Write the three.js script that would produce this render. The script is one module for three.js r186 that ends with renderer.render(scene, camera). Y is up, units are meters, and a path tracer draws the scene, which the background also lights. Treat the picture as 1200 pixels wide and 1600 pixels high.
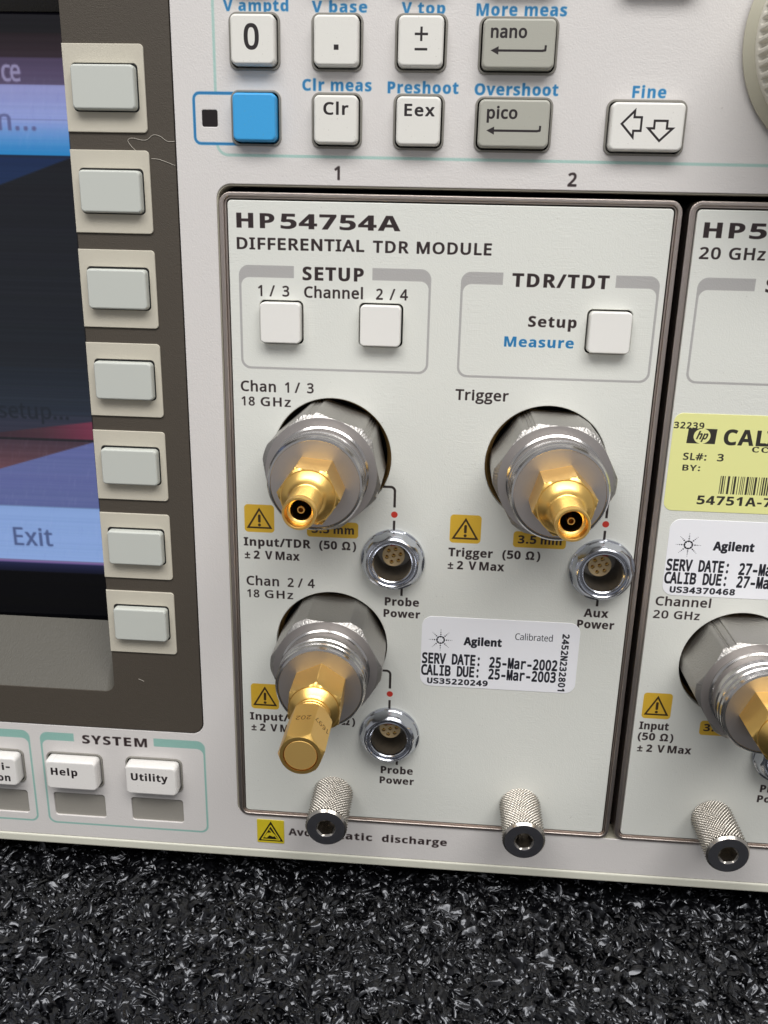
import * as THREE from 'three';
import { mergeGeometries, toCreasedNormals } from 'three/addons/utils/BufferGeometryUtils.js';
import { RectAreaLightUniformsLib } from 'three/addons/lights/RectAreaLightUniformsLib.js';
import { FontLoader } from 'three/addons/loaders/FontLoader.js';
import { TextGeometry } from 'three/addons/geometries/TextGeometry.js';
import { createNoise2D, createNoise3D } from 'simplex-noise';

// ---------------------------------------------------------------- camera, light, exposure
const scene = new THREE.Scene();
const U = 0.001;                 // everything below is written in millimetres
const H = 177;                   // height of the module's top edge above the bench
const camera = new THREE.PerspectiveCamera(60.87, 768 / 1024, 0.005, 20);
{
  const right = new THREE.Vector3(0.99699, 0.02173, -0.07442), up = new THREE.Vector3(-0.04337, 0.95199, -0.30305), back = new THREE.Vector3(0.06426, 0.30537, 0.95006);
  const m = new THREE.Matrix4().makeBasis(right, up, back);
  camera.quaternion.setFromRotationMatrix(m);
  camera.position.set(48.387 * U, (H - 5.96) * U, 195.07 * U);
}
scene.add(camera);
const renderer = new THREE.WebGLRenderer({ antialias: true });
renderer.toneMapping = THREE.LinearToneMapping;
renderer.toneMappingExposure = 0.95;
renderer.shadowMap.enabled = true;
scene.background = new THREE.Color(0.34, 0.34, 0.35);   // the dim room around the bench
RectAreaLightUniformsLib.init();

function numbered(n) { const k = (numbered.c[n] = (numbered.c[n] ?? -1) + 1); return k ? n + '_' + String(k).padStart(3, '0') : n; }
numbered.c = {};
function tag(o, label, category, group, kind) {
  if (label) o.userData.label = label;
  if (category) o.userData.category = category;
  if (group) o.userData.group = group;
  if (kind) o.userData.kind = kind;
  return o;
}
// lamps over the bench, the low one added for falloff: a diffuser in a tray, and the light of the same size just under it
function overheadLamp(x, y, z, w, d, power, label) {
  const g = new THREE.Group(); g.name = numbered('overhead_lamp'); g.position.set(x, y, z); scene.add(g);
  tag(g, label, 'lamp', 'lamps over the bench');
  const tray = new THREE.Mesh(new THREE.BoxGeometry(w + 0.04, 0.05, d + 0.04), new THREE.MeshStandardMaterial({ color: 0xdddddd, roughness: 0.6 }));
  tray.name = 'lamp_tray'; tray.position.y = 0.032; tray.castShadow = tray.receiveShadow = true; g.add(tray);
  const dif = new THREE.Mesh(new THREE.BoxGeometry(w, 0.006, d), new THREE.MeshStandardMaterial({ color: 0xffffff, emissive: 0xffffff, emissiveIntensity: 1.2, roughness: 0.5 }));
  dif.name = 'lamp_diffuser'; dif.position.y = 0.003; g.add(dif);
  const l = new THREE.RectAreaLight(new THREE.Color(1, 0.985, 0.965), power, w, d);
  l.position.set(0, -0.004, 0); l.lookAt(x, y - 5, z); l.rotation.set(-Math.PI / 2, 0, 0); g.add(l);
}
overheadLamp(0.12, 0.98, 0.52, 1.2, 0.34, 9.6, 'long flat lamp added low over the instrument for falloff down the panel');  // unseen lamp added close above so the panel darkens downwards
overheadLamp(0.9, 1.7, 1.5, 1.2, 0.6, 4, 'flat white ceiling lamp behind the right end of the bench');
overheadLamp(-0.8, 1.7, 1.5, 1.2, 0.6, 3.5, 'flat white ceiling lamp behind the left end of the bench');

// ---------------------------------------------------------------- helpers
function rng(seed) { let s = seed >>> 0; return () => { s = (s + 0x6D2B79F5) >>> 0; let t = s; t = Math.imul(t ^ (t >>> 15), t | 1); t ^= t + Math.imul(t ^ (t >>> 7), t | 61); return ((t ^ (t >>> 14)) >>> 0) / 4294967296; }; }
const rnd = rng(7);
const n2 = createNoise2D(rng(11)), n3 = createNoise3D(rng(12));
const wpos = (X, Y, z = 0) => new THREE.Vector3(X * U, (H - Y) * U, z * U);     // panel millimetres (Y down) -> metres
const cmLoop = new Set();
function mm(g) { if (!cmLoop.has(g)) { g.scale(U, U, U); cmLoop.add(g); } return g; }   // a geometry is scaled once, then shared
const origin = new Map();
function group(name, parent, X, Y, z) {
  const g = new THREE.Group(); g.name = name; const w = wpos(X, Y, z); origin.set(g, w);
  g.position.copy(w); if (parent !== scene) g.position.sub(origin.get(parent)); parent.add(g); return g;
}
function mk(name, parent, geo, mat, X = 0, Y = H, z = 0) {
  const m = new THREE.Mesh(mm(geo), mat); m.name = name; const w = wpos(X, Y, z); origin.set(m, w);
  m.position.copy(w); if (parent !== scene) m.position.sub(origin.get(parent));
  m.castShadow = m.receiveShadow = true; parent.add(m); return m;
}
function rrect(S, x0, y0, x1, y1, r) {            // rounded rectangle, y up
  S.moveTo(x0 + r, y0); S.lineTo(x1 - r, y0); S.absarc(x1 - r, y0 + r, r, -Math.PI / 2, 0); S.lineTo(x1, y1 - r); S.absarc(x1 - r, y1 - r, r, 0, Math.PI / 2);
  S.lineTo(x0 + r, y1); S.absarc(x0 + r, y1 - r, r, Math.PI / 2, Math.PI); S.lineTo(x0, y0 + r); S.absarc(x0 + r, y0 + r, r, Math.PI, Math.PI * 1.5); return S;
}
const pShape = (X0, Y0, X1, Y1, r) => rrect(new THREE.Shape(), X0, H - Y1, X1, H - Y0, r);
const pHole = (X0, Y0, X1, Y1, r) => rrect(new THREE.Path(), X0, H - Y1, X1, H - Y0, r);
const cHole = (X, Y, r) => { const p = new THREE.Path(); p.absarc(X, H - Y, r, 0, Math.PI * 2, true); return p; };
function slab(shape, zBack, zFront, bevel = 0.2, seg = 2, curve = 12) {
  const g = new THREE.ExtrudeGeometry(shape, { depth: zFront - zBack - bevel, bevelEnabled: bevel > 0, bevelThickness: bevel, bevelSize: bevel, bevelOffset: -bevel, bevelSegments: seg, curveSegments: curve });
  // the bevel is wanted at the front only: sink the rear one
  g.translate(0, 0, zBack); return g;
}
function planar(g, X0, Y0, X1, Y1) {              // uv from millimetres in x and y (geometry still in millimetres; Y down)
  const p = g.attributes.position, uv = new Float32Array(p.count * 2);
  for (let i = 0; i < p.count; i++) { uv[2 * i] = (p.getX(i) - X0) / (X1 - X0); uv[2 * i + 1] = 1 - ((H - p.getY(i)) - Y0) / (Y1 - Y0); }
  g.setAttribute('uv', new THREE.BufferAttribute(uv, 2)); return g;
}
function loft(fn, zs, n = 144, inner) {           // closed wall r(theta, z) around the z axis; uv in millimetres
  const pos = [], uv = [], idx = [];
  zs.forEach((z, j) => { for (let i = 0; i <= n; i++) { const a = i / n * Math.PI * 2, r = fn(a, z, j); pos.push(r * Math.cos(a), r * Math.sin(a), z); uv.push(a * 10 / 20, z / 20); } });
  for (let j = 0; j + 1 < zs.length; j++) for (let i = 0; i < n; i++) { const a = j * (n + 1) + i, b = a + 1, c = a + n + 1, d = c + 1; idx.push(a, b, d, a, d, c); }
  const g = new THREE.BufferGeometry(); g.setAttribute('position', new THREE.Float32BufferAttribute(pos, 3)); g.setAttribute('uv', new THREE.Float32BufferAttribute(uv, 2)); g.setIndex(idx); return g;
}
const creased = (g, a = 0.4) => { const c = toCreasedNormals(g, a); return c; };
function lathe(pts, n = 72) {                     // [r, z] pairs from back to front, outer side first
  const g = new THREE.LatheGeometry(pts.map(([r, z]) => new THREE.Vector2(Math.max(r, 0), z)), n); g.rotateX(Math.PI / 2);
  g.scale(1, 1, 1); return creased(g, 0.5);
}
const hexR = (a, af, rot) => { let t = ((a - rot) % (Math.PI / 3) + Math.PI / 3) % (Math.PI / 3) - Math.PI / 6; return af / 2 / Math.cos(t); };   // rot is the angle of a corner
const deg = (d) => d * Math.PI / 180;

// ---------------------------------------------------------------- textures
function noiseTex(size, fn, repeat = 1) {
  const d = new Uint8Array(size * size * 4);
  for (let y = 0; y < size; y++) for (let x = 0; x < size; x++) { const v = Math.max(0, Math.min(255, Math.round(fn(x, y) * 255))), o = (y * size + x) * 4; d[o] = d[o + 1] = d[o + 2] = v; d[o + 3] = 255; }
  const t = new THREE.DataTexture(d, size, size); t.magFilter = THREE.LinearFilter; t.minFilter = THREE.LinearFilter; t.wrapS = t.wrapT = THREE.RepeatWrapping; t.repeat.set(repeat, repeat); t.needsUpdate = true; return t;
}
function tileNoise(x, y, s, f) {                  // simplex noise that tiles over s pixels
  const a = x / s * Math.PI * 2, b = y / s * Math.PI * 2, k = f / (2 * Math.PI);
  return 0.5 * (n3(Math.cos(a) * k, Math.sin(a) * k, Math.cos(b) * k * 1.0 + 3) + n3(Math.cos(b) * k + 9, Math.sin(b) * k, Math.cos(a) * k + 7));
}
const grain = noiseTex(512, (x, y) => 0.5 + 0.28 * tileNoise(x, y, 512, 90) + 0.2 * tileNoise(x, y, 512, 190) + 0.12 * tileNoise(x, y, 512, 20));
const sand = (() => { const r = rng(5); const a = new Float32Array(256 * 256).map(() => r()); return noiseTex(256, (x, y) => { let s = 0; for (let j = -1; j <= 1; j++) for (let i = -1; i <= 1; i++) s += a[((y + j + 256) % 256) * 256 + (x + i + 256) % 256]; return s / 9 * 1.6 - 0.3; }); })();
function rep(t, u, v) { const c = t.clone(); c.repeat.set(u, v); c.needsUpdate = true; return c; }
const smudge = noiseTex(512, (x, y) => 0.62 + 0.16 * tileNoise(x, y, 512, 7) + 0.10 * tileNoise(x, y, 512, 40) + 0.06 * tileNoise(x, y, 512, 120));

const FONT = 'sans-serif';
class Print {                                     // a canvas in panel millimetres
  constructor(X0, Y0, X1, Y1, ppm, base) {
    Object.assign(this, { X0, Y0, X1, Y1, ppm });
    this.c = document.createElement('canvas'); this.c.width = Math.round((X1 - X0) * ppm); this.c.height = Math.round((Y1 - Y0) * ppm);
    const g = this.g = this.c.getContext('2d'); g.scale(this.c.width / (X1 - X0), this.c.height / (Y1 - Y0)); g.translate(-X0, -Y0); g.fillStyle = base; g.fillRect(X0, Y0, X1 - X0, Y1 - Y0);
    g.lineJoin = 'round';
  }
  // one line of lettering: from x0 to x1 on the baseline y with capitals of height cap; hs widens the letters, wt thickens the strokes
  text(s, x0, x1, y, cap, color = '#2c2022', { font = FONT, bold = false, hs = 1, wt = 0.05, rot = 0, ratio = 0.714, fit = 0.72 } = {}) {
    const g = this.g; if (wt >= 0.075 && font === FONT) { bold = true; wt = 0.022; } g.save(); g.translate(x0, y); g.rotate(rot); g.fillStyle = g.strokeStyle = color;
    const em = cap / ratio; g.scale(em / 100, em / 100); g.font = (bold ? 'bold ' : '') + '100px ' + font; g.textBaseline = 'alphabetic'; g.lineWidth = wt * 100;
    const W = (x1 - x0) / em * 100, ch = [...s]; const nat = ch.reduce((q, c) => q + g.measureText(c).width, 0); if (ch.length > 1) hs = Math.min(2.1, Math.max(0.6, 1 + ((W + 10) / nat - 1) * fit)); const w = ch.map((c) => g.measureText(c).width * hs), sum = w.reduce((a, b) => a + b, 0);
    const side = 0.06 * 100 * hs, gap = ch.length > 1 ? (W - sum + side * 2) / (ch.length - 1) : 0; let x = -side; if (ch.length === 1) x = (W - sum) / 2;
    ch.forEach((c, i) => { g.save(); g.translate(x, 0); g.scale(hs, 1); g.fillText(c, 0, 0); if (wt) g.strokeText(c, 0, 0); g.restore(); x += w[i] + gap; });
    g.restore();
  }
  line(pts, color, lw, cap = 'butt') { const g = this.g; g.strokeStyle = color; g.lineWidth = lw; g.lineCap = cap; g.beginPath(); pts.forEach(([x, y], i) => (i ? g.lineTo(x, y) : g.moveTo(x, y))); g.stroke(); }
  rr(x0, y0, x1, y1, r, color, lw) { const g = this.g; g.beginPath(); g.roundRect(x0, y0, x1 - x0, y1 - y0, r); if (lw) { g.strokeStyle = color; g.lineWidth = lw; g.stroke(); } else { g.fillStyle = color; g.fill(); } }
  // a printed group box whose top edge is a thick bar, open in the middle for its title
  frame(x0, y0, x1, y1, bar, g0, g1, color, lw = 0.5) {
    const g = this.g; g.save(); g.fillStyle = color;
    const cut = new Path2D(); cut.roundRect(x0, y0, x1 - x0, y1 - y0, 2.2); cut.roundRect(x0 + lw, y0 + bar, x1 - x0 - 2 * lw, y1 - y0 - bar - lw, 1.8);
    const clip = new Path2D(); clip.rect(x0 - 1, y0 - 1, g0 - x0 + 1, y1 - y0 + 2); clip.rect(g1, y0 - 1, x1 - g1 + 1, y1 - y0 + 2); clip.rect(g0 - 0.01, y0 + bar + 0.3, g1 - g0 + 0.02, y1 - y0);
    g.clip(clip); g.fill(cut, 'evenodd'); g.restore();
  }
  specks(n, seed, color, rmax) { const r = rng(seed), g = this.g; g.fillStyle = color; for (let i = 0; i < n; i++) { g.globalAlpha = 0.08 + 0.3 * r(); g.beginPath(); g.ellipse(this.X0 + r() * (this.X1 - this.X0), this.Y0 + r() * (this.Y1 - this.Y0), rmax * (0.2 + r()), rmax * (0.2 + 0.6 * r()), r() * 3, 0, 7); g.fill(); } g.globalAlpha = 1; }
  tex() { const t = new THREE.CanvasTexture(this.c); t.colorSpace = THREE.SRGBColorSpace; t.anisotropy = 8; t.magFilter = THREE.LinearFilter; return t; }
}
const DK = '#2b1f20', BLUE = '#1f76ae', GREEN = '#8fbab0', GREY = '#aeacaa', YEL = '#d8ae35';

// ---------------------------------------------------------------- materials
const M = {};
const S = (o) => new THREE.MeshStandardMaterial(o), Ph = (o) => new THREE.MeshPhysicalMaterial(o);
M.bezel = S({ color: '#484138', roughness: 0.7, bumpMap: rep(grain, 6, 8), bumpScale: 0.00007 });
M.plate = S({ color: '#c8c2b2', roughness: 0.6, bumpMap: rep(grain, 1, 1), bumpScale: 0.00003 });
M.softkey = S({ color: '#c4c7c0', roughness: 0.5 });
M.trim = S({ color: '#d6d5c6', roughness: 0.5 });
M.cabinet = S({ color: '#2a2826', roughness: 0.7 });
M.black = S({ color: '#0a0a0a', roughness: 0.8 });
M.surround = S({ color: '#86837c', roughness: 0.6 });
M.greykey = S({ color: '#a9a89c', roughness: 0.45 });
M.button = S({ color: '#eae8e3', roughness: 0.4 });
M.frame = S({ color: '#c9bdb5', metalness: 1, roughness: 0.3, bumpMap: rep(sand, 30, 30), bumpScale: 0.00004 });
M.chrome = S({ color: '#c9ccd4', metalness: 1, roughness: 0.2 });
M.steel = S({ color: '#d0cdca', metalness: 1, roughness: 0.3, roughnessMap: rep(smudge, 1, 1) });
M.nut = S({ color: '#b4b1ad', metalness: 1, roughness: 0.46, bumpMap: rep(sand, 0.9, 0.9), bumpScale: 0.00012 });
M.face = S({ color: '#c4bebb', metalness: 1, roughness: 0.46, bumpMap: rep(smudge, 3, 3), bumpScale: 0.00002 });
M.knurl = S({ color: '#c9c3ba', metalness: 1, roughness: 0.24 });
M.screwface = S({ color: '#98979d', metalness: 1, roughness: 0.32 });
M.gold = S({ color: '#fdd17a', metalness: 1, roughness: 0.34, bumpMap: rep(sand, 2, 2), bumpScale: 0.00001 });
M.golddark = S({ color: '#7d5412', metalness: 0.6, roughness: 0.5 });
M.brassBoreShade = S({ color: '#8a6f45', metalness: 1, roughness: 0.45 });
M.socketbore = S({ color: '#9b9894', metalness: 1, roughness: 0.45 });
M.insert = S({ color: '#e2c899', roughness: 0.6 });
M.red = S({ color: '#7d1d1c', roughness: 0.5 });
M.knob = S({ color: '#b7b3a0', roughness: 0.55 });
M.knoblight = S({ color: '#d9d5c8', roughness: 0.5 });

// ---------------------------------------------------------------- the bench
const PILE = -2.2;
{
  const g = new THREE.PlaneGeometry(900, 700, 1, 1); g.rotateX(-Math.PI / 2); g.translate(40, 0, -60);
  const m = mk('bench_mat', scene, g, S({ color: '#0b0b0d', roughness: 0.75 }), 0, H - PILE, 0);
  tag(m, 'black woven mat with a glossy crinkled pile under the instrument', 'mat', null, 'structure');
}

// ---------------------------------------------------------------- the oscilloscope: front panel
const scope = group('oscilloscope', scene, 48, H, -120);
tag(scope, 'pale grey laboratory oscilloscope mainframe with a dark screen bezel and a column of soft keys', 'oscilloscope');
const keys = [                                     // X, Y of the centre, width, height, kind
  [6.72, -30.35, 'white', '0'], [23.6, -30.3, 'white', '.'], [40.5, -30.3, 'white', '±'], [59.85, -29.95, 'grey', 'nano'],
  [6.72, -16.05, 'blue', ''], [23.6, -15.8, 'white', 'Clr'], [40.5, -15.75, 'white', 'Eex'], [59.8, -15.5, 'grey', 'pico'], [86.3, -15.3, 'wide', 'arrows'],
  [-46.1, 144.8, 'menu', 'Help'], [-24.5, 144.8, 'menu', 'Utility'], [-67.7, 144.8, 'menu', 'left'],
  [86.3, -30.1 - 14.2, 'wide', ''], [6.72, -44.8, 'white', ''], [23.6, -44.8, 'white', ''], [40.5, -44.8, 'white', ''], [59.85, -44.6, 'grey', ''],
];
const size = { white: [9.0, 9.2], blue: [9.0, 9.2], grey: [14.2, 9.0], wide: [14.5, 9.0], menu: [13.8, 8.7] };
const P0 = new Print(-80, -50, 212, 168, 7, '#d8d4d1');
{
  const p = P0; p.specks(700, 3, '#b7b2ad', 0.22); p.specks(26, 4, '#6b655f', 0.22);
  const o = { wt: 0.085, fit: 0.6 };
  for (const [s, a, b, y, c] of [['V amptd', 0.63, 13.67, -35.83, 2.05], ['V base', 18.67, 29.45, -35.7, 2.05], ['V top', 36.66, 45, -35.54, 2.05], ['Clr meas', 16.45, 30.57, -21.44, 2.1], ['Preshoot', 33.89, 48.23, -21.21, 2.1], ['More meas', 51.2, 68.88, -35.26, 2.1], ['Overshoot', 51.7, 68.33, -20.95, 2.15], ['Fine', 83.07, 89.76, -20.81, 2.12]]) p.text(s, a, b, y, c, BLUE, o);
  p.text('1', 23.0, 24.8, -4.42, 2.6, DK, { wt: 0.06 }); p.text('2', 71.5, 73.9, -4.04, 2.65, DK, { wt: 0.06 });
  // keypad outline: goes round the lower left corner and on to the right
  const g = p.g; g.strokeStyle = '#a6c6be'; g.lineWidth = 0.55; g.beginPath(); g.moveTo(-1.75, -50); g.lineTo(-1.75, -11.2); g.arcTo(-1.75, -8.9, 1, -8.9, 2.3); g.lineTo(212, -8.4); g.stroke();
  p.rr(-6.4, -20.75, 6, -11.05, 1.2, '#d8d4d1'); p.rr(-6.4, -20.75, 6, -11.05, 1.2, BLUE, 0.55);
  // the lower left key groups
  p.frame(-55.1, 133.9, -10.5, 162.4, 2.4, -45.8, -24.2, GREEN, 0.5); p.frame(-102, 133.7, -57.9, 162.3, 2.4, -92, -70, GREEN, 0.5);
  p.text('SYSTEM', -43.4, -25.9, 136.7, 2.5, DK, { wt: 0.1 });
  p.text('Avoid', 11.62, 20.6, 161.35, 2.25, DK, { wt: 0.085 }); p.text('static', 23.2, 33.86, 161.4, 2.25, DK, { wt: 0.085 }); p.text('discharge', 36.73, 53.91, 161.42, 2.25, DK, { wt: 0.085 });
}
const panelBump = rep(grain, 7, 5.2);
M.panel = S({ map: P0.tex(), roughness: 0.55, bumpMap: panelBump, bumpScale: 0.00005 });
{
  const s = pShape(-190, -105, 212, 166.4, 2);
  s.holes.push(pHole(-186, -100, -10.6, 131.7, 3.2), pHole(-2.3, -3.2, 198, 155.75, 3.2));
  for (const [X, Y, k] of keys) { const [w, h] = size[k]; s.holes.push(pHole(X - w / 2 - 0.35, Y - h / 2 - 0.35, X + w / 2 + 0.35, Y + h / 2 + 0.35, 1.3)); }
  for (const X of [-45.9, -24.35, -67.45]) s.holes.push(pHole(X - 7.1, 152.55, X + 7.1, 159.7, 0.8));
  s.holes.push(pHole(-4.8, -17.55, -1.5, -14.3, 0.4));
  mk('front_panel', scope, planar(slab(s, -3, 0, 0.15, 2, 8), -80, -50, 212, 168), M.panel);
  const lip = pShape(-190, 166.45, 212, 169.1, 0.7); mk('panel_trim', scope, slab(lip, -8, 0.25, 0.5, 3), M.trim);
  // light grey lip round the module bay
  const l2 = pShape(-2.3, -3.2, 198, 155.75, 3.2); l2.holes.push(pHole(-2.0, -2.85, 197.7, 155.5, 2.9)); mk('bay_lip', scope, slab(l2, -6, -0.25, 0.05, 1), S({ color: '#a5a191', roughness: 0.6 }));
  // label windows: small recessed grey fields
  for (const X of [-45.9, -24.35, -67.45]) mk('label_window', scope, new THREE.BoxGeometry(14.6, 7.5, 1), S({ color: '#96928a', roughness: 0.6, bumpMap: rep(grain, 1, 1), bumpScale: 0.00003 }), X, 156.1, -0.95);
  mk('indicator_window', scope, new THREE.BoxGeometry(3.6, 3.5, 1), S({ color: '#1c1516', roughness: 0.35 }), -3.15, -15.92, -0.65);
  // body behind the panel
  const body = mergeGeometries([new THREE.BoxGeometry(402, 6, 236).translate(11, 107.0 + 174.5, -122), new THREE.BoxGeometry(402, 3, 236).translate(11, 10.0, -122), new THREE.BoxGeometry(3, 268, 236).translate(-188.4, 145, -122), new THREE.BoxGeometry(3, 268, 236).translate(210.4, 145, -122), new THREE.BoxGeometry(396, 268, 3).translate(11, 145, -238)]);
  mk('cabinet', scope, body, M.cabinet);
  // boards behind the keys, so that nothing shows through the gaps
  const back = pShape(-186, -100, 210, 165.6, 2); back.holes.push(pHole(-184, -98, -12, 130, 2), pHole(-3, -3.9, 199, 156.4, 3)); mk('key_carrier', scope, slab(back, -5.2, -3.4, 0), M.black);
  for (const [X, z] of [[-150, -20], [172, -20], [-150, -220], [172, -220]]) mk('foot', scope, new THREE.CylinderGeometry(9, 10, 10.6, 32), M.black, X, H - 3.3, z);
}
// keys
function keyGeometry(w, h, zf, r = 1.1, bevel = 0.75) {
  const s = rrect(new THREE.Shape(), -w / 2, -h / 2, w / 2, h / 2, r);
  const g = new THREE.ExtrudeGeometry(s, { depth: zf + 3 - bevel, bevelEnabled: true, bevelThickness: bevel, bevelSize: bevel * 0.62, bevelOffset: -bevel * 0.62, bevelSegments: 4, curveSegments: 6 });
  g.translate(0, 0, -3); const p = g.attributes.position, uv = new Float32Array(p.count * 2);
  for (let i = 0; i < p.count; i++) { uv[2 * i] = p.getX(i) / w + 0.5; uv[2 * i + 1] = p.getY(i) / h + 0.5; }
  g.setAttribute('uv', new THREE.BufferAttribute(uv, 2)); return g;
}
const kg = {}, sg = {};
for (const k in size) {
  const [w, h] = size[k]; kg[k] = keyGeometry(w, h, k === 'menu' ? 3.2 : 2.5, k === 'menu' ? 1.2 : 1.1, k === 'menu' ? 0.95 : 0.75);
  const s = rrect(new THREE.Shape(), -w / 2 - 0.75, -h / 2 - 0.75, w / 2 + 0.75, h / 2 + 0.75, 1.7); s.holes.push(rrect(new THREE.Path(), -w / 2 - 0.3, -h / 2 - 0.3, w / 2 + 0.3, h / 2 + 0.3, 1.25));
  sg[k] = new THREE.ExtrudeGeometry(s, { depth: 3.2, bevelEnabled: true, bevelThickness: 0.12, bevelSize: 0.12, bevelOffset: -0.12, bevelSegments: 2, curveSegments: 6 }).translate(0, 0, -3.0);
}
const base = { white: '#e4e2db', wide: '#e6e4de', menu: '#e9e6e2', grey: '#adaca1', blue: '#3ba2df' };
function keyPrint(k, face, cx, cy) {
  const [w, h] = size[k], p = new Print(cx - w / 2, cy - h / 2, cx + w / 2, cy + h / 2, 24, base[k]), D = '#231c1e';
  p.specks(26, 40 + Math.round(cx * 3 + cy), '#9a968e', 0.12);
  const t = (s, a, b, y, c, o) => p.text(s, a, b, y, c, D, { wt: 0.06, ...o });
  if (face === '0') t('0', 4.6, 8.5, -28.6, 4.4, { wt: 0.045 });
  if (face === '.') { p.g.fillStyle = D; p.g.fillRect(23.2, -29.5, 0.95, 0.95); }
  if (face === '±') { p.line([[39.3, -31.5], [41.9, -31.5]], D, 0.45); p.line([[40.6, -32.8], [40.6, -30.25]], D, 0.45); p.line([[39.35, -28.8], [41.85, -28.8]], D, 0.45); }
  if (face === 'Clr') t('Clr', 21.2, 26.0, -16.75, 2.15); if (face === 'Eex') t('Eex', 37.6, 43.5, -16.7, 2.1);
  const ret = (y) => { p.line([[55.6, y - 0.25], [64.6, y - 0.25]], D, 0.42); p.line([[64.4, y - 0.25], [65.05, y - 0.35], [65.1, y - 1.25]], D, 0.42); p.g.fillStyle = D; p.g.beginPath(); p.g.moveTo(54.35, y - 0.25); p.g.lineTo(55.9, y - 1.0); p.g.lineTo(55.9, y + 0.5); p.g.fill(); };
  if (face === 'nano') { t('nano', 54.25, 61.2, -31.0, 2.2); ret(-28.45); } if (face === 'pico') { t('pico', 54.3, 60.3, -16.4, 2.2); ret(-13.9); }
  if (face === 'arrows') {
    const poly = (pts) => { const g = p.g; g.strokeStyle = D; g.lineWidth = 0.42; g.lineJoin = 'miter'; g.beginPath(); pts.forEach(([x, y], i) => (i ? g.lineTo(x, y) : g.moveTo(x, y))); g.closePath(); g.stroke(); };
    poly([[81.2, -15.75], [83.6, -18.2], [83.6, -17.0], [85.05, -17.0], [85.05, -14.5], [83.6, -14.5], [83.6, -13.3]]);
    poly([[88.9, -12.7], [86.5, -15.0], [87.65, -15.0], [87.65, -16.4], [90.15, -16.4], [90.15, -15.0], [91.3, -15.0]]);
  }
  const o = { wt: 0.11, hs: 1.12 };
  if (face === 'Help') t('Help', -51.5, -44.3, 144.75, 2.15, o); if (face === 'Utility') t('Utility', -29.8, -20.1, 144.8, 2.15, o);
  if (face === 'left') { t('i', -64.9, -64.1, 144.2, 2.1, o); p.line([[-63.7, 143.3], [-62.6, 143.3]], D, 0.45); t('on', -66.2, -62.8, 147.6, 2.15, o); }
  return p.tex();
}
for (const [X, Y, k, face] of keys) {
  const m = mk('key', scope, kg[k], S({ map: keyPrint(k, face, X, Y), roughness: 0.45, bumpMap: rep(grain, 0.6, 0.6), bumpScale: 0.00002 }), X, Y, 0);
  if (k === 'blue') m.userData.label = 'plain blue key beside the outlined indicator';
  else if (k === 'grey' && face) m.userData.label = 'wide grey key printed ' + face + ' with a return arrow';
  else if (face === 'arrows') m.userData.label = 'wide white key printed with two outlined arrows';
  else if (face === 'Help' || face === 'Utility') m.userData.label = 'white key printed ' + face;
  else if (face && face !== 'left') m.userData.label = 'square white key printed ' + (face === '.' ? 'with a dot' : face === '±' ? 'with plus and minus' : face);
  mk('key_surround', scope, sg[k], M.surround, X, Y, 0);
}
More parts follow.
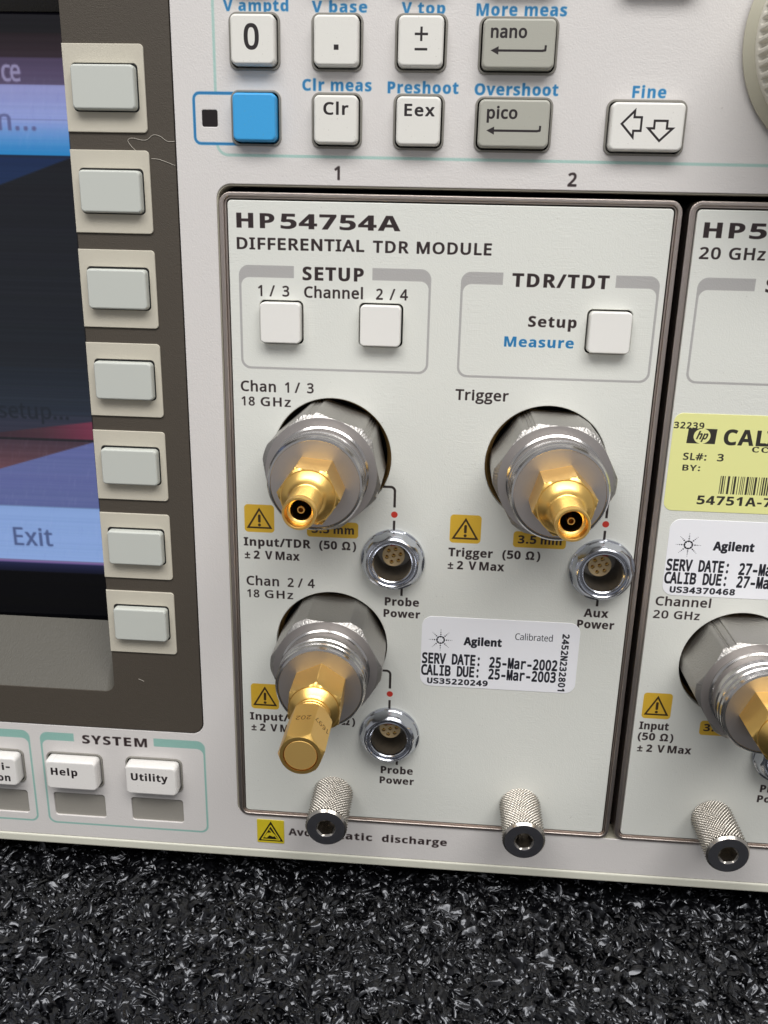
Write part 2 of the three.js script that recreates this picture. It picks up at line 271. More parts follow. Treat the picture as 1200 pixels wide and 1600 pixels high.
// ---------------------------------------------------------------- the oscilloscope: screen side
{
  const s = pShape(-185.6, -99.6, -10.85, 131.45, 3); s.holes.push(pHole(-170, -51, -33.55, 120.6, 2.6));
  const dust = new Print(-186, -100, -10, 132, 7, '#484138'); dust.specks(900, 81, '#8d8578', 0.1); dust.specks(300, 82, '#2f2a24', 0.12); dust.specks(26, 83, '#d0c8ba', 0.14); M.bezel.map = dust.tex(); M.bezel.color.set('#ffffff');
  mk('screen_bezel', scope, planar(slab(s, -4, 0.12, 0.12, 2), -186, -100, -10, 132), M.bezel);
  // sloping sill from the window edge back to the tube
  const ring = (x0, y0, x1, y1, r, z) => rrect(new THREE.Path(), x0, H - y1, x1, H - y0, r).getPoints(10).map((q) => [q.x, q.y, z]);
  const A = ring(-170, -51, -33.55, 120.6, 2.6, -0.1), B = ring(-158, -39, -36.0, 108.4, 2.6, -16.4), pos = [], idx = [];
  for (const q of A) pos.push(...q); for (const q of B) pos.push(...q); const n = A.length;
  for (let i = 0; i < n; i++) { const j = (i + 1) % n; idx.push(i, j, n + j, i, n + j, n + i); }
  const g = new THREE.BufferGeometry(); g.setAttribute('position', new THREE.Float32BufferAttribute(pos, 3)); g.setIndex(idx);
  const gg = planar(creased(g, 0.6), -186, -100, -10, 132); mk('screen_sill', scope, gg, S({ color: '#55524a', roughness: 0.55, bumpMap: rep(grain, 4, 5), bumpScale: 0.0001 }));
  // the tube, a little convex, showing its menu
  const W = 140, Hh = 162, t = new THREE.PlaneGeometry(W, Hh, 40, 40), p = t.attributes.position;
  for (let i = 0; i < p.count; i++) { const x = p.getX(i) / W * 2, y = p.getY(i) / Hh * 2; p.setZ(i, 1.8 * (1 - 0.5 * (x * x + y * y))); }
  t.computeVertexNormals();
  const X0 = -100, cx = -100, cy = 34.7;
  const scr = new Print(cx - W / 2, cy - Hh / 2, cx + W / 2, cy + Hh / 2, 3.2, '#000000'), g2 = scr.g;
  const band = (y0, y1, c0, c1, xr = -40.9) => { const gr = g2.createLinearGradient(0, y0, 0, y1); gr.addColorStop(0, c0); gr.addColorStop(1, c1); g2.fillStyle = gr; g2.fillRect(-165, y0, xr + 165, y1 - y0 + 0.05); };
  band(-39, -35, '#0b0a10', '#0d0b10'); band(-35, -30, '#1a1116', '#2c2029'); band(-30, -24.4, '#463a55', '#544a66'); band(-24.4, -17, '#8d90c2', '#8c9ad2'); band(-17, -9.4, '#8c9ad2', '#1f7dbd'); band(-9.4, -9.0, '#10203a', '#10203a');
  band(-9.0, 40, '#0e1017', '#12171f'); band(40, 52, '#141b25', '#1f2735'); band(52, 58.2, '#252a3a', '#2c2c3c'); band(58.2, 58.8, '#14131a', '#14131a'); band(58.8, 76.7, '#5a6298', '#5b6496'); band(76.7, 92.1, '#86a2d6', '#8aa6da'); band(92.1, 92.8, '#8a6a9a', '#6a5a92'); band(92.8, 95.5, '#262a4a', '#101222'); band(95.5, 116, '#050507', '#020203');
  // slanted edge of the refresh band: blue above, red below
  g2.fillStyle = '#10254a'; g2.beginPath(); g2.moveTo(-40.9, -9.0); g2.lineTo(-165, -9.0); g2.lineTo(-165, 14); g2.lineTo(-62, -1.5); g2.fill();
  { const gr = g2.createLinearGradient(-75, 0, -41, 0); gr.addColorStop(0, '#2b222c'); gr.addColorStop(0.6, '#432833'); gr.addColorStop(1, '#6e2c43'); g2.fillStyle = gr; g2.beginPath(); g2.moveTo(-40.9, 53.5); g2.lineTo(-40.9, 58.2); g2.lineTo(-74, 58.2); g2.fill(); }
  { const gr = g2.createLinearGradient(0, 58, 0, 72); gr.addColorStop(0, '#3a2c38'); gr.addColorStop(1, '#7a4a50'); g2.fillStyle = gr; g2.beginPath(); g2.moveTo(-40.9, 58.8); g2.lineTo(-165, 58.8); g2.lineTo(-165, 92); g2.lineTo(-69, 67.5); g2.fill(); }
  // phosphor rows
  const r = rng(21); for (let i = 0; i < 520; i++) { g2.globalAlpha = 0.015 + 0.03 * r(); g2.fillStyle = r() > 0.5 ? '#ffffff' : '#000000'; const y = -39 + i * 0.26; if (y > 92.6) break; g2.fillRect(-165, y, 124.1, 0.1); }
  for (let i = 0; i < 900; i++) { const x = -82 + r() * 41, y = r() < 0.45 ? -24 + r() * 14 : 59 + r() * 33; g2.globalAlpha = 0.10 * r(); g2.strokeStyle = r() > 0.5 ? '#dfe8ff' : '#303a80'; g2.lineWidth = 0.12; g2.beginPath(); g2.moveTo(x, y); g2.lineTo(x + 0.5, y - 2.2); g2.stroke(); }
  g2.globalAlpha = 1;
  const st = (s, a, b, y, c, col) => scr.text(s, a, b, y, c, col, { hs: 0.8, wt: 0.03 });
  st('ce', -55.5, -51.3, -25.1, 4.4, '#8f88ac'); st('n...', -57.6, -48.6, -14.6, 4.6, '#5a5f8c'); st('setup...', -65, -46.9, 53.2, 4.0, '#131a24'); st('Exit', -65.2, -54.8, 87.9, 4.8, '#4d5b84');
  const tx = scr.tex();
  mk('screen', scope, t, Ph({ color: '#060607', roughness: 0.12, emissive: '#ffffff', emissiveMap: tx, emissiveIntensity: 1.0, ior: 1.5 }), cx, cy, -18.2);
}
const sk = keyGeometry(13.4, 8.6, 2.3, 0.9, 0.7);
const plateG = (() => { const s = rrect(new THREE.Shape(), -8.58, -8.42, 8.58, 8.42, 0.2); const q = new THREE.Shape(); q.moveTo(-8.58, -8.42); q.lineTo(7.7, -8.42); q.absarc(7.7, -7.54, 0.88, -Math.PI / 2, 0); q.lineTo(8.58, 7.54); q.absarc(7.7, 7.54, 0.88, 0, Math.PI / 2); q.lineTo(-8.58, 8.42); q.lineTo(-8.58, -8.42);
  q.holes.push(rrect(new THREE.Path(), -6.85, -4.45, 7.15, 4.75, 0.9)); return slab(q, -2, 0.5, 0.15, 2); })();
for (let i = 0; i < 7; i++) {
  const Y = -21.3 + 20.28 * i;
  mk('softkey_plate', scope, plateG, M.plate, -25.0, Y, 0);
  mk('softkey_well', scope, new THREE.BoxGeometry(15, 10.4, 0.6), M.black, -24.9, Y - 0.2, 0.42 - 0.27);
  mk('soft_key', scope, sk, M.softkey, -24.8, Y - 0.05, 0);
}
// the rotary knob at the upper right
{
  const k = group('rotary_knob', scope, 125.5, -31.6, 0);
  mk('knob_shaft', k, new THREE.CylinderGeometry(16, 16, 1.2, 64).rotateX(Math.PI / 2), M.knob, 125.5, -31.6, 0.2);
  mk('knob_skirt', k, lathe([[0, 0.7], [21.6, 0.7], [22.3, 0.9], [22.3, 1.4], [21.9, 1.7], [21.2, 2.4], [20.6, 2.75], [0, 2.75]], 96), M.knob, 125.5, -31.6, 0);
  const N = 60, zs = []; for (let i = 0; i <= 40; i++) zs.push(2.7 + i * 0.4);
  const g = loft((a, z) => { const d = Math.cos(a * N), e = Math.min(1, Math.max(0, (z - 4.2) / 0.8)), top = Math.max(0, z - 16.5); return 20.5 - (z - 2.7) * 0.06 - 1.05 * e * Math.max(0, Math.min(1, d * 1.6 + 0.3)) - top * top * 0.25; }, zs, 60 * 12);
  g.computeVertexNormals(); mk('knob_grip', k, g, M.knoblight, 125.5, -31.6, 0);
  mk('knob_cap', k, lathe([[17.9, 18.2], [17.0, 18.9], [14, 18.6], [0, 18.2]], 96), M.knoblight, 125.5, -31.6, 0);
}
// the static-discharge sticker below the module
{
  const p = new Print(2.85, 156.75, 10.2, 164.1, 40, '#d5c02a'), g = p.g; p.specks(60, 9, '#8a7a1c', 0.12);
  g.fillStyle = '#17150c'; g.beginPath(); g.moveTo(6.6, 157.2); g.lineTo(9.95, 163.5); g.lineTo(3.1, 163.5); g.fill();
  g.strokeStyle = '#d5c02a'; g.lineWidth = 0.35; g.beginPath(); g.moveTo(6.55, 158.5); g.lineTo(9.0, 163.0); g.lineTo(4.1, 163.0); g.closePath(); g.stroke();
  g.fillStyle = '#d5c02a'; g.beginPath(); g.moveTo(4.7, 162.4); g.lineTo(5.6, 160.9); g.lineTo(7.0, 160.7); g.lineTo(7.9, 161.6); g.lineTo(7.2, 162.1); g.lineTo(6.2, 161.7); g.lineTo(5.5, 162.5); g.fill();
  g.strokeStyle = '#d5c02a'; g.lineWidth = 0.3; g.beginPath(); g.moveTo(6.2, 159.8); g.lineTo(8.4, 162.7); g.stroke();
  const b = planar(slab(pShape(2.85, 156.75, 10.2, 164.1, 0.3), 0.02, 0.16, 0.04, 1), 2.85, 156.75, 10.2, 164.1);
  const m = mk('static_warning_sticker', scope, b, S({ map: p.tex(), roughness: 0.4 })); m.userData.label = 'yellow sticker with a black triangle';
}

// ---------------------------------------------------------------- plug-in modules
function nutGeometry(rot, grooves) {
  const zs = [-4, 0, 4, 8, 10, 11, 11.6, 12, 12.3, 12.6, 12.8, 13.0, 13.2, 13.4, 13.5];
  const gr = grooves.map(deg);
  const wall = loft((a, z) => {
    let r = Math.min(hexR(a, 24.5, deg(rot)), 13.25, 12.22 + (13.5 - z) * 1.25);
    for (const q of gr) { const d = Math.abs(Math.atan2(Math.sin(a - q), Math.cos(a - q))); if (d < 0.018) r = Math.min(r, 12.95); }
    return r;
  }, zs, 360);
  return creased(wall, 0.3);
}
const nutFaceG = new THREE.RingGeometry(9.9, 12.22, 120, 1).translate(0, 0, 13.5);
const neckG = lathe([[10.5, 12.5], [10.5, 14.0], [10.1, 14.3], [10.1, 16.6], [10.35, 16.9], [10.35, 18.3], [10.05, 18.6], [10.05, 19.1], [10.3, 19.4], [10.3, 20.4], [10.05, 20.7], [10.05, 21.0], [10.2, 21.2], [10.2, 22.0], [9.85, 22.5], [9.4, 22.62], [9.3, 22.5]], 120);
const faceG = lathe([[9.35, 22.2], [9.35, 22.52], [0, 22.55]], 120);
function goldHex(rot) {
  const zs = [22.5, 24, 27, 29.5, 30.2, 30.6, 31, 31.3, 31.6];
  const wall = loft((a, z) => Math.min(hexR(a, 11.2, deg(rot)), 5.62 + (31.6 - z) * 1.6), zs, 240);
  const f = new THREE.RingGeometry(3.1, 5.62, 80, 1).translate(0, 0, 31.6);
  return creased(mergeGeometries([wall.toNonIndexed(), f.toNonIndexed()].map((g) => { g.deleteAttribute('normal'); return g; })), 0.3);
}
const barrelG = (() => {
  const p = [[5.45, 31.5], [5.3, 31.75], [4.2, 32.5], [3.5, 33.2], [3.28, 33.8]]; for (let z = 34.0; z < 40.2; z += 0.7) p.push([3.02, z], [3.24, z + 0.28], [3.24, z + 0.42], [3.02, z + 0.68]);
  p.push([3.0, 40.9], [3.05, 41.1], [3.24, 41.3], [3.26, 42.3], [3.12, 42.6], [2.78, 42.6], [2.68, 42.45], [2.62, 40.5], [2.15, 40.3], [2.05, 40.2]); return lathe(p, 72);
})();
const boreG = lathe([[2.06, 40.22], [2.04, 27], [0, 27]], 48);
const pinG = lathe([[0.76, 27], [0.76, 40.0], [0.68, 40.1], [0.5, 40.1], [0.46, 40.0], [0.46, 36.5], [0, 36.5]], 32);
const linerG = lathe([[14.6, -1.85], [13.95, -1.85], [13.85, -3.2], [13.3, -3.4], [13.2, -4.2], [13.6, -4.4], [13.6, -8.9]], 96);
function connector(parent, X, Y, rotNut, grooves, rotGold) {
  const c = group('coaxial_connector', parent, X, Y, 0);
  mk('hole_liner', c, linerG, M.brassBoreShade, X, Y, 0);
  mk('hex_nut', c, nutGeometry(rotNut, grooves), M.nut, X, Y, 0);
  mk('nut_face', c, nutFaceG, M.face, X, Y, 0); mk('connector_neck', c, neckG, M.steel, X, Y, 0); mk('connector_face', c, faceG, M.face, X, Y, 0);
  mk('adapter_hex', c, goldHex(rotGold), M.gold, X, Y, 0);
  mk('threaded_barrel', c, barrelG, M.gold, X, Y, 0);
  mk('bore', c, boreG, M.brassBoreShade, X, Y, 0);  // dark brass tone stands in for the shade deep in the bore
  mk('centre_contact', c, pinG, M.gold, X, Y, 0);
  return c;
}
const socketShell = (() => {
  const prof = [[7.6, 0], [7.65, 0.6], [7.5, 1.0], [7.2, 1.3], [7.05, 1.9], [6.85, 2.5], [6.55, 3.0], [6.2, 3.35]];
  const rz = (z) => { for (let i = 0; i + 1 < prof.length; i++) if (z <= prof[i + 1][1]) { const t = (z - prof[i][1]) / (prof[i + 1][1] - prof[i][1]); return prof[i][0] + t * (prof[i + 1][0] - prof[i][0]); } return 6.2; };
  const zs = []; for (let i = 0; i <= 26; i++) zs.push(0 + 3.35 * i / 26);
  const wall = loft((a, z) => Math.min(rz(z), z > 0.9 ? hexR(a, 15.1 - 0.8 * z, deg(25)) : 99), zs, 240);
  const lip = new THREE.LatheGeometry([[6.2, 3.35], [6.0, 3.5], [5.75, 3.5], [5.55, 3.3], [5.45, 2.7], [5.2, 2.7], [5.1, 3.0], [4.85, 3.05], [4.62, 2.85], [4.5, 2.4]].map(([r, z]) => new THREE.Vector2(r, z)), 96); lip.rotateX(Math.PI / 2);
  return creased(mergeGeometries([wall, lip].map((g) => { const q = g.toNonIndexed(); q.deleteAttribute('normal'); return q; })), 0.35);
})();
const socketBore = lathe([[4.52, 2.45], [4.4, -6.5], [0, -6.5]], 72);
const insertG = (() => { const s = new THREE.Shape(); s.absarc(0, 0, 2.72, 0, Math.PI * 2); for (let i = 0; i < 7; i++) { const a = i * Math.PI / 3 + 0.25, r = i < 6 ? 1.72 : 0; const h = new THREE.Path(); h.absarc(r * Math.cos(a), r * Math.sin(a), 0.5, 0, Math.PI * 2, true); s.holes.push(h); } return new THREE.ExtrudeGeometry(s, { depth: 5.4, bevelEnabled: false, curveSegments: 20 }).translate(0, 0, -7.8); })();
const contactG = lathe([[0.48, -7.8], [0.48, -3.2], [0.34, -3.25], [0.32, -6], [0, -6]], 20);
const keyDotG = new THREE.BoxGeometry(1.3, 0.35, 0.8).translate(0.1, 4.45, 2.3);
function socket(parent, X, Y, turn = 0) {
  const c = group('probe_power_socket', parent, X, Y, 0); 
  const s = mk('socket_shell', c, socketShell, M.chrome, X, Y, 0); s.rotation.z = turn;
  mk('socket_bore', c, socketBore, M.socketbore, X, Y, 0); mk('socket_insert', c, insertG, M.insert, X, Y, 0); mk('key_mark', c, keyDotG, M.red, X, Y, 0);
  for (let i = 0; i < 7; i++) { const a = i * Math.PI / 3 + 0.25, r = i < 6 ? 1.72 : 0; mk('socket_contact', c, contactG, M.gold, X + r * Math.cos(a), Y - r * Math.sin(a), 0); }
  return c;
}
const knurlG = (() => {
  const n = 336, zs = []; for (let i = 0; i <= 136; i++) zs.push(0.2 + i * 13.4 / 136);
  const tri = (t) => Math.abs(((t % 1) + 1) % 1 - 0.5) * 2, K = 42;
  const g = loft((a, z) => { const u = a / (Math.PI * 2) * K, v = z / 33 * K * 0.78, d = Math.max(tri(u + v), tri(u - v)); return 5.35 - 0.5 * Math.pow(d, 1.2); }, zs, n);
  const cham = lathe([[5.0, 13.6], [5.2, 13.75], [5.2, 14.0], [4.75, 14.6]], 96).toNonIndexed();
  g.computeVertexNormals(); const a = g.toNonIndexed(); a.deleteAttribute('uv'); cham.deleteAttribute('uv'); return mergeGeometries([a, cham]);
})();
const screwFaceG = lathe([[4.78, 13.9], [4.78, 14.5], [4.7, 14.6], [2.5, 14.6], [2.42, 14.55]], 96);
const screwRecessG = creased(loft((a, z, j) => j === 0 ? 2.42 : j === 1 ? Math.min(2.42, hexR(a, 3.9, 0.2)) : hexR(a, 3.9, 0.2), [14.56, 14.3, 14.0, 5.5], 72), 0.4);
const screwFloorG = lathe([[2.5, 5.5], [1.6, 5.4], [0, 4.6]], 32);
function thumbscrew(parent, X, Y) {
  const c = group('thumbscrew', parent, X, Y, 0); mk('knurled_grip', c, knurlG, M.knurl, X, Y, 0); mk('screw_face', c, screwFaceG, M.screwface, X, Y, 0); mk('hex_recess', c, screwRecessG, M.knurl, X, Y, 0); mk('recess_floor', c, screwFloorG, M.knurl, X, Y, 0); return c;
}
function warning(p, x0, y0, x1, y1) {
  p.rr(x0, y0, x1, y1, 0.9, YEL); const g = p.g, cx = (x0 + x1) / 2; g.strokeStyle = '#3a2a14'; g.lineWidth = 0.42; g.lineJoin = 'miter'; g.beginPath(); g.moveTo(cx, y0 + 1.15); g.lineTo(x1 - 0.85, y1 - 1.15); g.lineTo(x0 + 0.85, y1 - 1.15); g.closePath(); g.stroke();
  p.line([[cx, y0 + 2.8], [cx, y1 - 2.75]], '#3a2a14', 0.62, 'round'); g.fillStyle = '#3a2a14'; g.beginPath(); g.arc(cx, y1 - 1.85, 0.36, 0, 7); g.fill();
}
function hook(p, x0, y0, x, y, yd, yl, bot) { const g = p.g; g.strokeStyle = '#2c2422'; g.lineWidth = 0.55; g.lineCap = 'butt'; g.beginPath(); g.moveTo(x0, y0); g.arcTo(x, y0, x, y0 + 2, 1.0); g.lineTo(x, y); g.stroke(); g.fillStyle = '#c8372a'; g.beginPath(); g.arc(x, yd, 0.78, 0, 7); g.fill(); p.line([[x, yl], [x, yl + 5]], '#2c2422', 0.55); p.line([[bot[0], bot[1] - 3], bot], '#2c2422', 0.55); }
// stickers ---------------------------------------------------------------
const MONO = 'monospace';
function burst(p, cx, cy, r) { const g = p.g; g.fillStyle = '#1c1c24'; for (let i = 0; i < 8; i++) { const a = i * Math.PI / 4; [[0.3, 0.07], [0.5, 0.05], [0.66, 0.036], [0.8, 0.026], [0.93, 0.02]].forEach(([q, s]) => { g.beginPath(); g.arc(cx + Math.cos(a) * q * r, cy + Math.sin(a) * q * r, s * r * 1.15, 0, 7); g.fill(); }); } for (let i = 0; i < 8; i++) { const a = (i + 0.5) * Math.PI / 4; g.beginPath(); g.arc(cx + Math.cos(a) * 0.31 * r, cy + Math.sin(a) * 0.31 * r, 0.05 * r, 0, 7); g.fill(); } }
function serviceSticker(parent, X0, Y0, serv, due, serial, vertical, label) {
  const X1 = X0 + 38.3, Y1 = Y0 + 18.95, p = new Print(X0, Y0, X1, Y1, 24, '#f4f4f8'), C = '#1d1d26', x = (v) => X0 + v, y = (v) => Y0 + v;
  burst(p, x(4.7), y(6.2), 3.0);
  p.text('Agilent', x(10.6), x(19.5), y(7.2), 2.0, C, { bold: true, wt: 0.06, hs: 1.05 }); p.text('Calibrated', x(22.8), x(31.9), y(5.1), 1.75, C, { wt: 0, hs: 1.05 });
  const o = { font: MONO, wt: 0.085, ratio: 0.71, fit: 1 };
  p.text('SERV DATE:', x(0.4), x(14.9), y(12.6), 2.65, C, o); p.text(serv, x(17.0), x(33.5), y(12.9), 2.65, C, o);
  p.text('CALIB DUE:', x(0.3), x(14.8), y(15.85), 2.65, C, o); p.text(due, x(16.95), x(33.4), y(16.1), 2.65, C, o);
  p.text(serial, x(1.9), x(16.8), y(18.2), 1.42, C, { font: MONO, wt: 0.1, hs: 1.2, ratio: 0.71 });
  if (vertical) { p.g.save(); p.text(vertical, x(34.2), x(34.2) + 15.8, y(3.0), 1.5, C, { font: MONO, wt: 0.09, hs: 1.1, rot: Math.PI / 2, ratio: 0.71 }); p.g.restore(); }
  const s = planar(slab(pShape(X0, Y0, X1, Y1, 2.6), 0.01, 0.14, 0.03, 1), X0, Y0, X1, Y1), m = mk('calibration_sticker', parent, s, S({ map: p.tex(), roughness: 0.38 })); m.userData.label = label;
}
function moduleShell(name, X0, label, printer) {
  const g = group(name, scene, X0 + 47, 155, -60); tag(g, label, 'plug-in module', 'plug-in modules in the oscilloscope bay');
  const s = pShape(X0, 0, X0 + 94.1, 154, 0.9);
  const p = new Print(X0, 0, X0 + 94.1, 154, 13, '#dedfd8'); p.specks(520, 60 + X0, '#aaa8a1', 0.17); p.specks(60, 63 + X0, '#f2f1ea', 0.14); p.specks(22, 61 + X0, '#6d675f', 0.16);
  const holes = printer(p); for (const h of holes) s.holes.push(h);
  mk('face_plate', g, planar(slab(s, -1.8, 0.05, 0.22, 3, 32), X0, 0, X0 + 94.1, 154), S({ map: p.tex(), roughness: 0.5, bumpMap: rep(grain, 2.6, 4.2), bumpScale: 0.00005 }));
  const a = pShape(X0 - 1.75, -1.65, X0 + 95.75, 155.4, 2.6); a.holes.push(pHole(X0 - 0.75, -0.75, X0 + 94.8, 154.6, 1.6)); const ra = slab(a, -6, 0.45, 0.22, 3);
  const b = pShape(X0 - 0.74, -0.74, X0 + 94.79, 154.59, 1.6); b.holes.push(pHole(X0 - 0.28, -0.3, X0 + 94.4, 154.25, 1.1)); const rb = slab(b, -6, -0.2, 0.12, 2);
  mk('face_frame', g, planar(mergeGeometries([ra, rb]), X0, 0, X0 + 94.1, 154), M.frame);
  mk('module_body', g, new THREE.BoxGeometry(96.5, 156, 110), M.cabinet, X0 + 47, 76.9, -64.5);
  return g;
}
const btnG = keyGeometry(8.9, 8.8, 2.2, 0.95, 0.5);
const lbl = { wt: 0.045 };
const OHM = '\u03A9';
const mod1 = moduleShell('plug_in_module', 0, 'plug-in module with three button squares and three gold-tipped connectors, one of them capped', (p) => {
  const t = (s, a, b, y, c, o = {}) => p.text(s, a, b, y, c, DK, { ...lbl, ...o });
  t('HP', 1.75, 10.0, 5.6, 2.95, { wt: 0.1, fit: 1.0 }); t('54754A', 11.7, 36.8, 5.63, 2.95, { wt: 0.1, fit: 0.9 });
  t('DIFFERENTIAL', 1.8, 29.4, 10.0, 2.3, { wt: 0.06 }); t('TDR', 31.8, 38.9, 10.05, 2.3, { wt: 0.06 }); t('MODULE', 40.9, 56.8, 10.1, 2.3, { wt: 0.06 });
  p.frame(2.1, 13.35, 44.3, 35.95, 2.55, 14.3, 31.5, GREY, 0.5); p.frame(50.7, 13.6, 92.9, 36.3, 2.55, 59.7, 83.6, GREY, 0.5);
  t('SETUP', 16.3, 29.5, 16.2, 2.8, { wt: 0.075 }); t('1', 6.3, 7.6, 19.85, 2.2); t('/', 8.9, 10.0, 19.85, 2.2); t('3', 11.6, 13.4, 19.85, 2.2); t('Channel', 16.6, 29.5, 19.9, 2.3); t('2', 32.2, 34.1, 19.95, 2.2); t('/', 35.4, 36.5, 19.95, 2.2); t('4', 37.6, 39.4, 19.95, 2.2);
  t('TDR/TDT', 61.9, 82.0, 16.45, 2.75, { wt: 0.075 }); t('Setup', 65.8, 76.05, 24.83, 2.25, { wt: 0.08 }); p.text('Measure', 60.7, 75.8, 29.2, 2.2, BLUE, { wt: 0.08 });
  t('Chan', 1.9, 9.9, 41.1, 2.3, { hs: 1.05 }); t('1', 12.0, 13.3, 41.1, 2.2); t('/', 14.3, 15.4, 41.1, 2.2); t('3', 16.9, 18.8, 41.1, 2.2); t('18', 1.9, 4.9, 44.4, 2.0); t('GHz', 6.4, 13.15, 44.4, 2.05, { hs: 1.1 });
  t('Trigger', 50.9, 62.3, 41.35, 2.3, { hs: 1.1 });
  warning(p, 1.8, 68.15, 9.0, 75.1); warning(p, 50.85, 68.5, 58.15, 75.5); warning(p, 2.2, 115.9, 9.4, 123.1);
  const mmTag = (x, y) => { p.rr(x, y, x + 12.3, y + 3.95, 0.8, YEL); p.text('3.5', x + 1.25, x + 5.3, y + 2.95, 2.0, DK, { wt: 0.1 }); p.text('mm', x + 6.4, x + 11.3, y + 2.95, 2.0, DK, { wt: 0.1 }); };
  mmTag(16.85, 71.65); mmTag(65.8, 71.95); mmTag(16.9, 119.5);
  const ohm = (x, y) => { t('(50', x, x + 4.1, y, 2.05, { wt: 0.075 }); t(OHM, x + 5.4, x + 7.4, y, 2.05, { wt: 0.075 }); t(')', x + 8.0, x + 8.8, y, 2.05, { wt: 0.075 }); };
  const vmax = (x, y) => { t('±', x, x + 1.6, y, 1.9, { wt: 0.075 }); t('2', x + 2.2, x + 3.9, y, 2.05, { wt: 0.075 }); t('V', x + 5.1, x + 6.9, y, 2.05, { wt: 0.075 }); t('Max', x + 7.6, x + 13.35, y, 2.05, { wt: 0.075 }); };
  t('Input/TDR', 1.6, 17.5, 78.65, 2.1, { wt: 0.075 }); ohm(19.9, 78.65); vmax(1.5, 81.9); t('Trigger', 50.9, 61.1, 78.95, 2.1, { wt: 0.08 }); ohm(63.6, 78.95); vmax(50.6, 82.15);
  t('Input/TDR', 1.9, 17.8, 126.35, 2.1, { wt: 0.075 }); ohm(20.2, 126.4); vmax(1.95, 129.5);
  t('Chan', 1.95, 9.9, 88.85, 2.3, { hs: 1.05 }); t('2', 11.9, 13.7, 88.85, 2.2); t('/', 14.6, 15.7, 88.85, 2.2); t('4', 16.9, 18.8, 88.85, 2.2); t('18', 1.95, 4.9, 92.1, 2.0); t('GHz', 6.4, 13.2, 92.1, 2.0, { hs: 1.1 });
  const b = { wt: 0.09 }; t('Probe', 35.85, 44.15, 92.45, 2.05, b); t('Power', 35.6, 44.45, 95.55, 2.0, b); t('Aux', 84.05, 89.45, 92.85, 2.1, b); t('Power', 82.45, 91.15, 95.85, 2.1, b); t('Probe', 35.85, 44.15, 140.0, 2.05, b); t('Power', 35.6, 44.45, 143.05, 2.0, b);
  hook(p, 33, 62.45, 37.65, 67.4, 69.2, 70.7, [39.9, 89.8]); hook(p, 82, 61.9, 86.8, 67.8, 69.3, 70.9, [86.75, 90.0]); hook(p, 33, 110.25, 37.7, 115.2, 116.75, 118.5, [40.0, 137.3]);
  p.line([[85.5, 150.2], [85.9, 149.6]], '#b5b2aa', 0.1);
  return [...[[11.45, 25.45], [33.55, 25.5], [83.1, 25.5]].map(([X, Y]) => pHole(X - 4.85, Y - 4.75, X + 4.85, Y + 4.75, 1.2)), ...[[22.8, 55.9], [71.9, 55.9], [22.9, 103.6]].map(([X, Y]) => cHole(X, Y, 13.8)), ...[[37.6, 80.4], [86.9, 80.5], [37.9, 128.2]].map(([X, Y]) => cHole(X, Y, 5))];
});
for (const [X, Y] of [[11.45, 25.45], [33.55, 25.5], [83.1, 25.5]]) mk('push_button', mod1, btnG, M.button, X, Y, 0);
connector(mod1, 22.2, 56.1, 41.5, [98, 100.8, 103.6, 38.5, 41.3, 44.1, -18.5, -21], 55);
connector(mod1, 72.6, 56.0, 57.7, [113.5, 116.3, 119.1, 121.9], 73.5);
const c2 = connector(mod1, 23.2, 103.7, 57.7, [], 86);
socket(mod1, 37.6, 80.4); socket(mod1, 86.9, 80.5, 0.35); socket(mod1, 37.9, 128.2, -0.1);
thumbscrew(mod1, 23.5, 147.0); thumbscrew(mod1, 72.3, 147.0);
serviceSticker(mod1, 45.15, 94.75, '25-Mar-2002', '25-Mar-2003', 'US35220249', '2452N232801', 'white service date sticker ending 2003');

const mod2 = moduleShell('plug_in_module_001', 98.85, 'plug-in module with a yellow barcode sticker above a white service sticker', (p) => {
  const X = 98.85, t = (s, a, b, y, c, o = {}) => p.text(s, a, b, y, c, DK, { ...lbl, ...o });
  t('HP', 100.4, 108.75, 5.55, 2.95, { wt: 0.1, fit: 1.0 }); t('54751A', 110.1, 135.2, 5.55, 2.95, { wt: 0.1, fit: 0.9 }); t('20 GHz', 100.4, 113.6, 9.75, 2.3, { wt: 0.05 });
  p.frame(100.7, 13.55, 143.0, 36, 2.55, 112.6, 131, GREY, 0.5); t('SETUP', 114.9, 128.1, 16.2, 2.8, { wt: 0.075 });
  t('Channel', 100.4, 113.2, 88.9, 2.25, { hs: 1.05 }); t('20 GHz', 100.25, 110.9, 92.25, 2.0, { hs: 1.08 });
  warning(p, 100.4, 112.3, 107.4, 119.4); p.rr(114.9, 119.2, 127.2, 123.2, 0.8, YEL); t('3.5', 116.0, 120.2, 122.1, 2.0, { wt: 0.1 }); t('mm', 121.3, 126.2, 122.1, 2.0, { wt: 0.1 });
  t('Input', 100.3, 107.3, 122.5, 2.1, { wt: 0.08 }); t('(50', 100.25, 104.3, 125.65, 2.05, { wt: 0.075 }); t(OHM, 105.6, 107.6, 125.65, 2.05, { wt: 0.075 }); t(')', 108.1, 108.9, 125.65, 2.05, { wt: 0.075 });
  t('±', 100.3, 101.8, 128.9, 1.9, { wt: 0.075 }); t('2', 102.5, 104.2, 128.9, 2.05, { wt: 0.075 }); t('V', 105.3, 107.1, 128.9, 2.05, { wt: 0.075 }); t('Max', 107.8, 113.5, 128.9, 2.05, { wt: 0.075 });
  const b = { wt: 0.09 }; t('Probe', 131.95, 140.2, 138.6, 2.05, b); t('Power', 131.65, 140.5, 141.6, 2.0, b);
  return [cHole(121.6, 103.7, 13.8), cHole(136.2, 127.6, 5)];
});
connector(mod2, 121.6, 103.7, 62, [124.5, 121, 118], 66);
socket(mod2, 136.2, 127.6); thumbscrew(mod2, 121.2, 147.0);
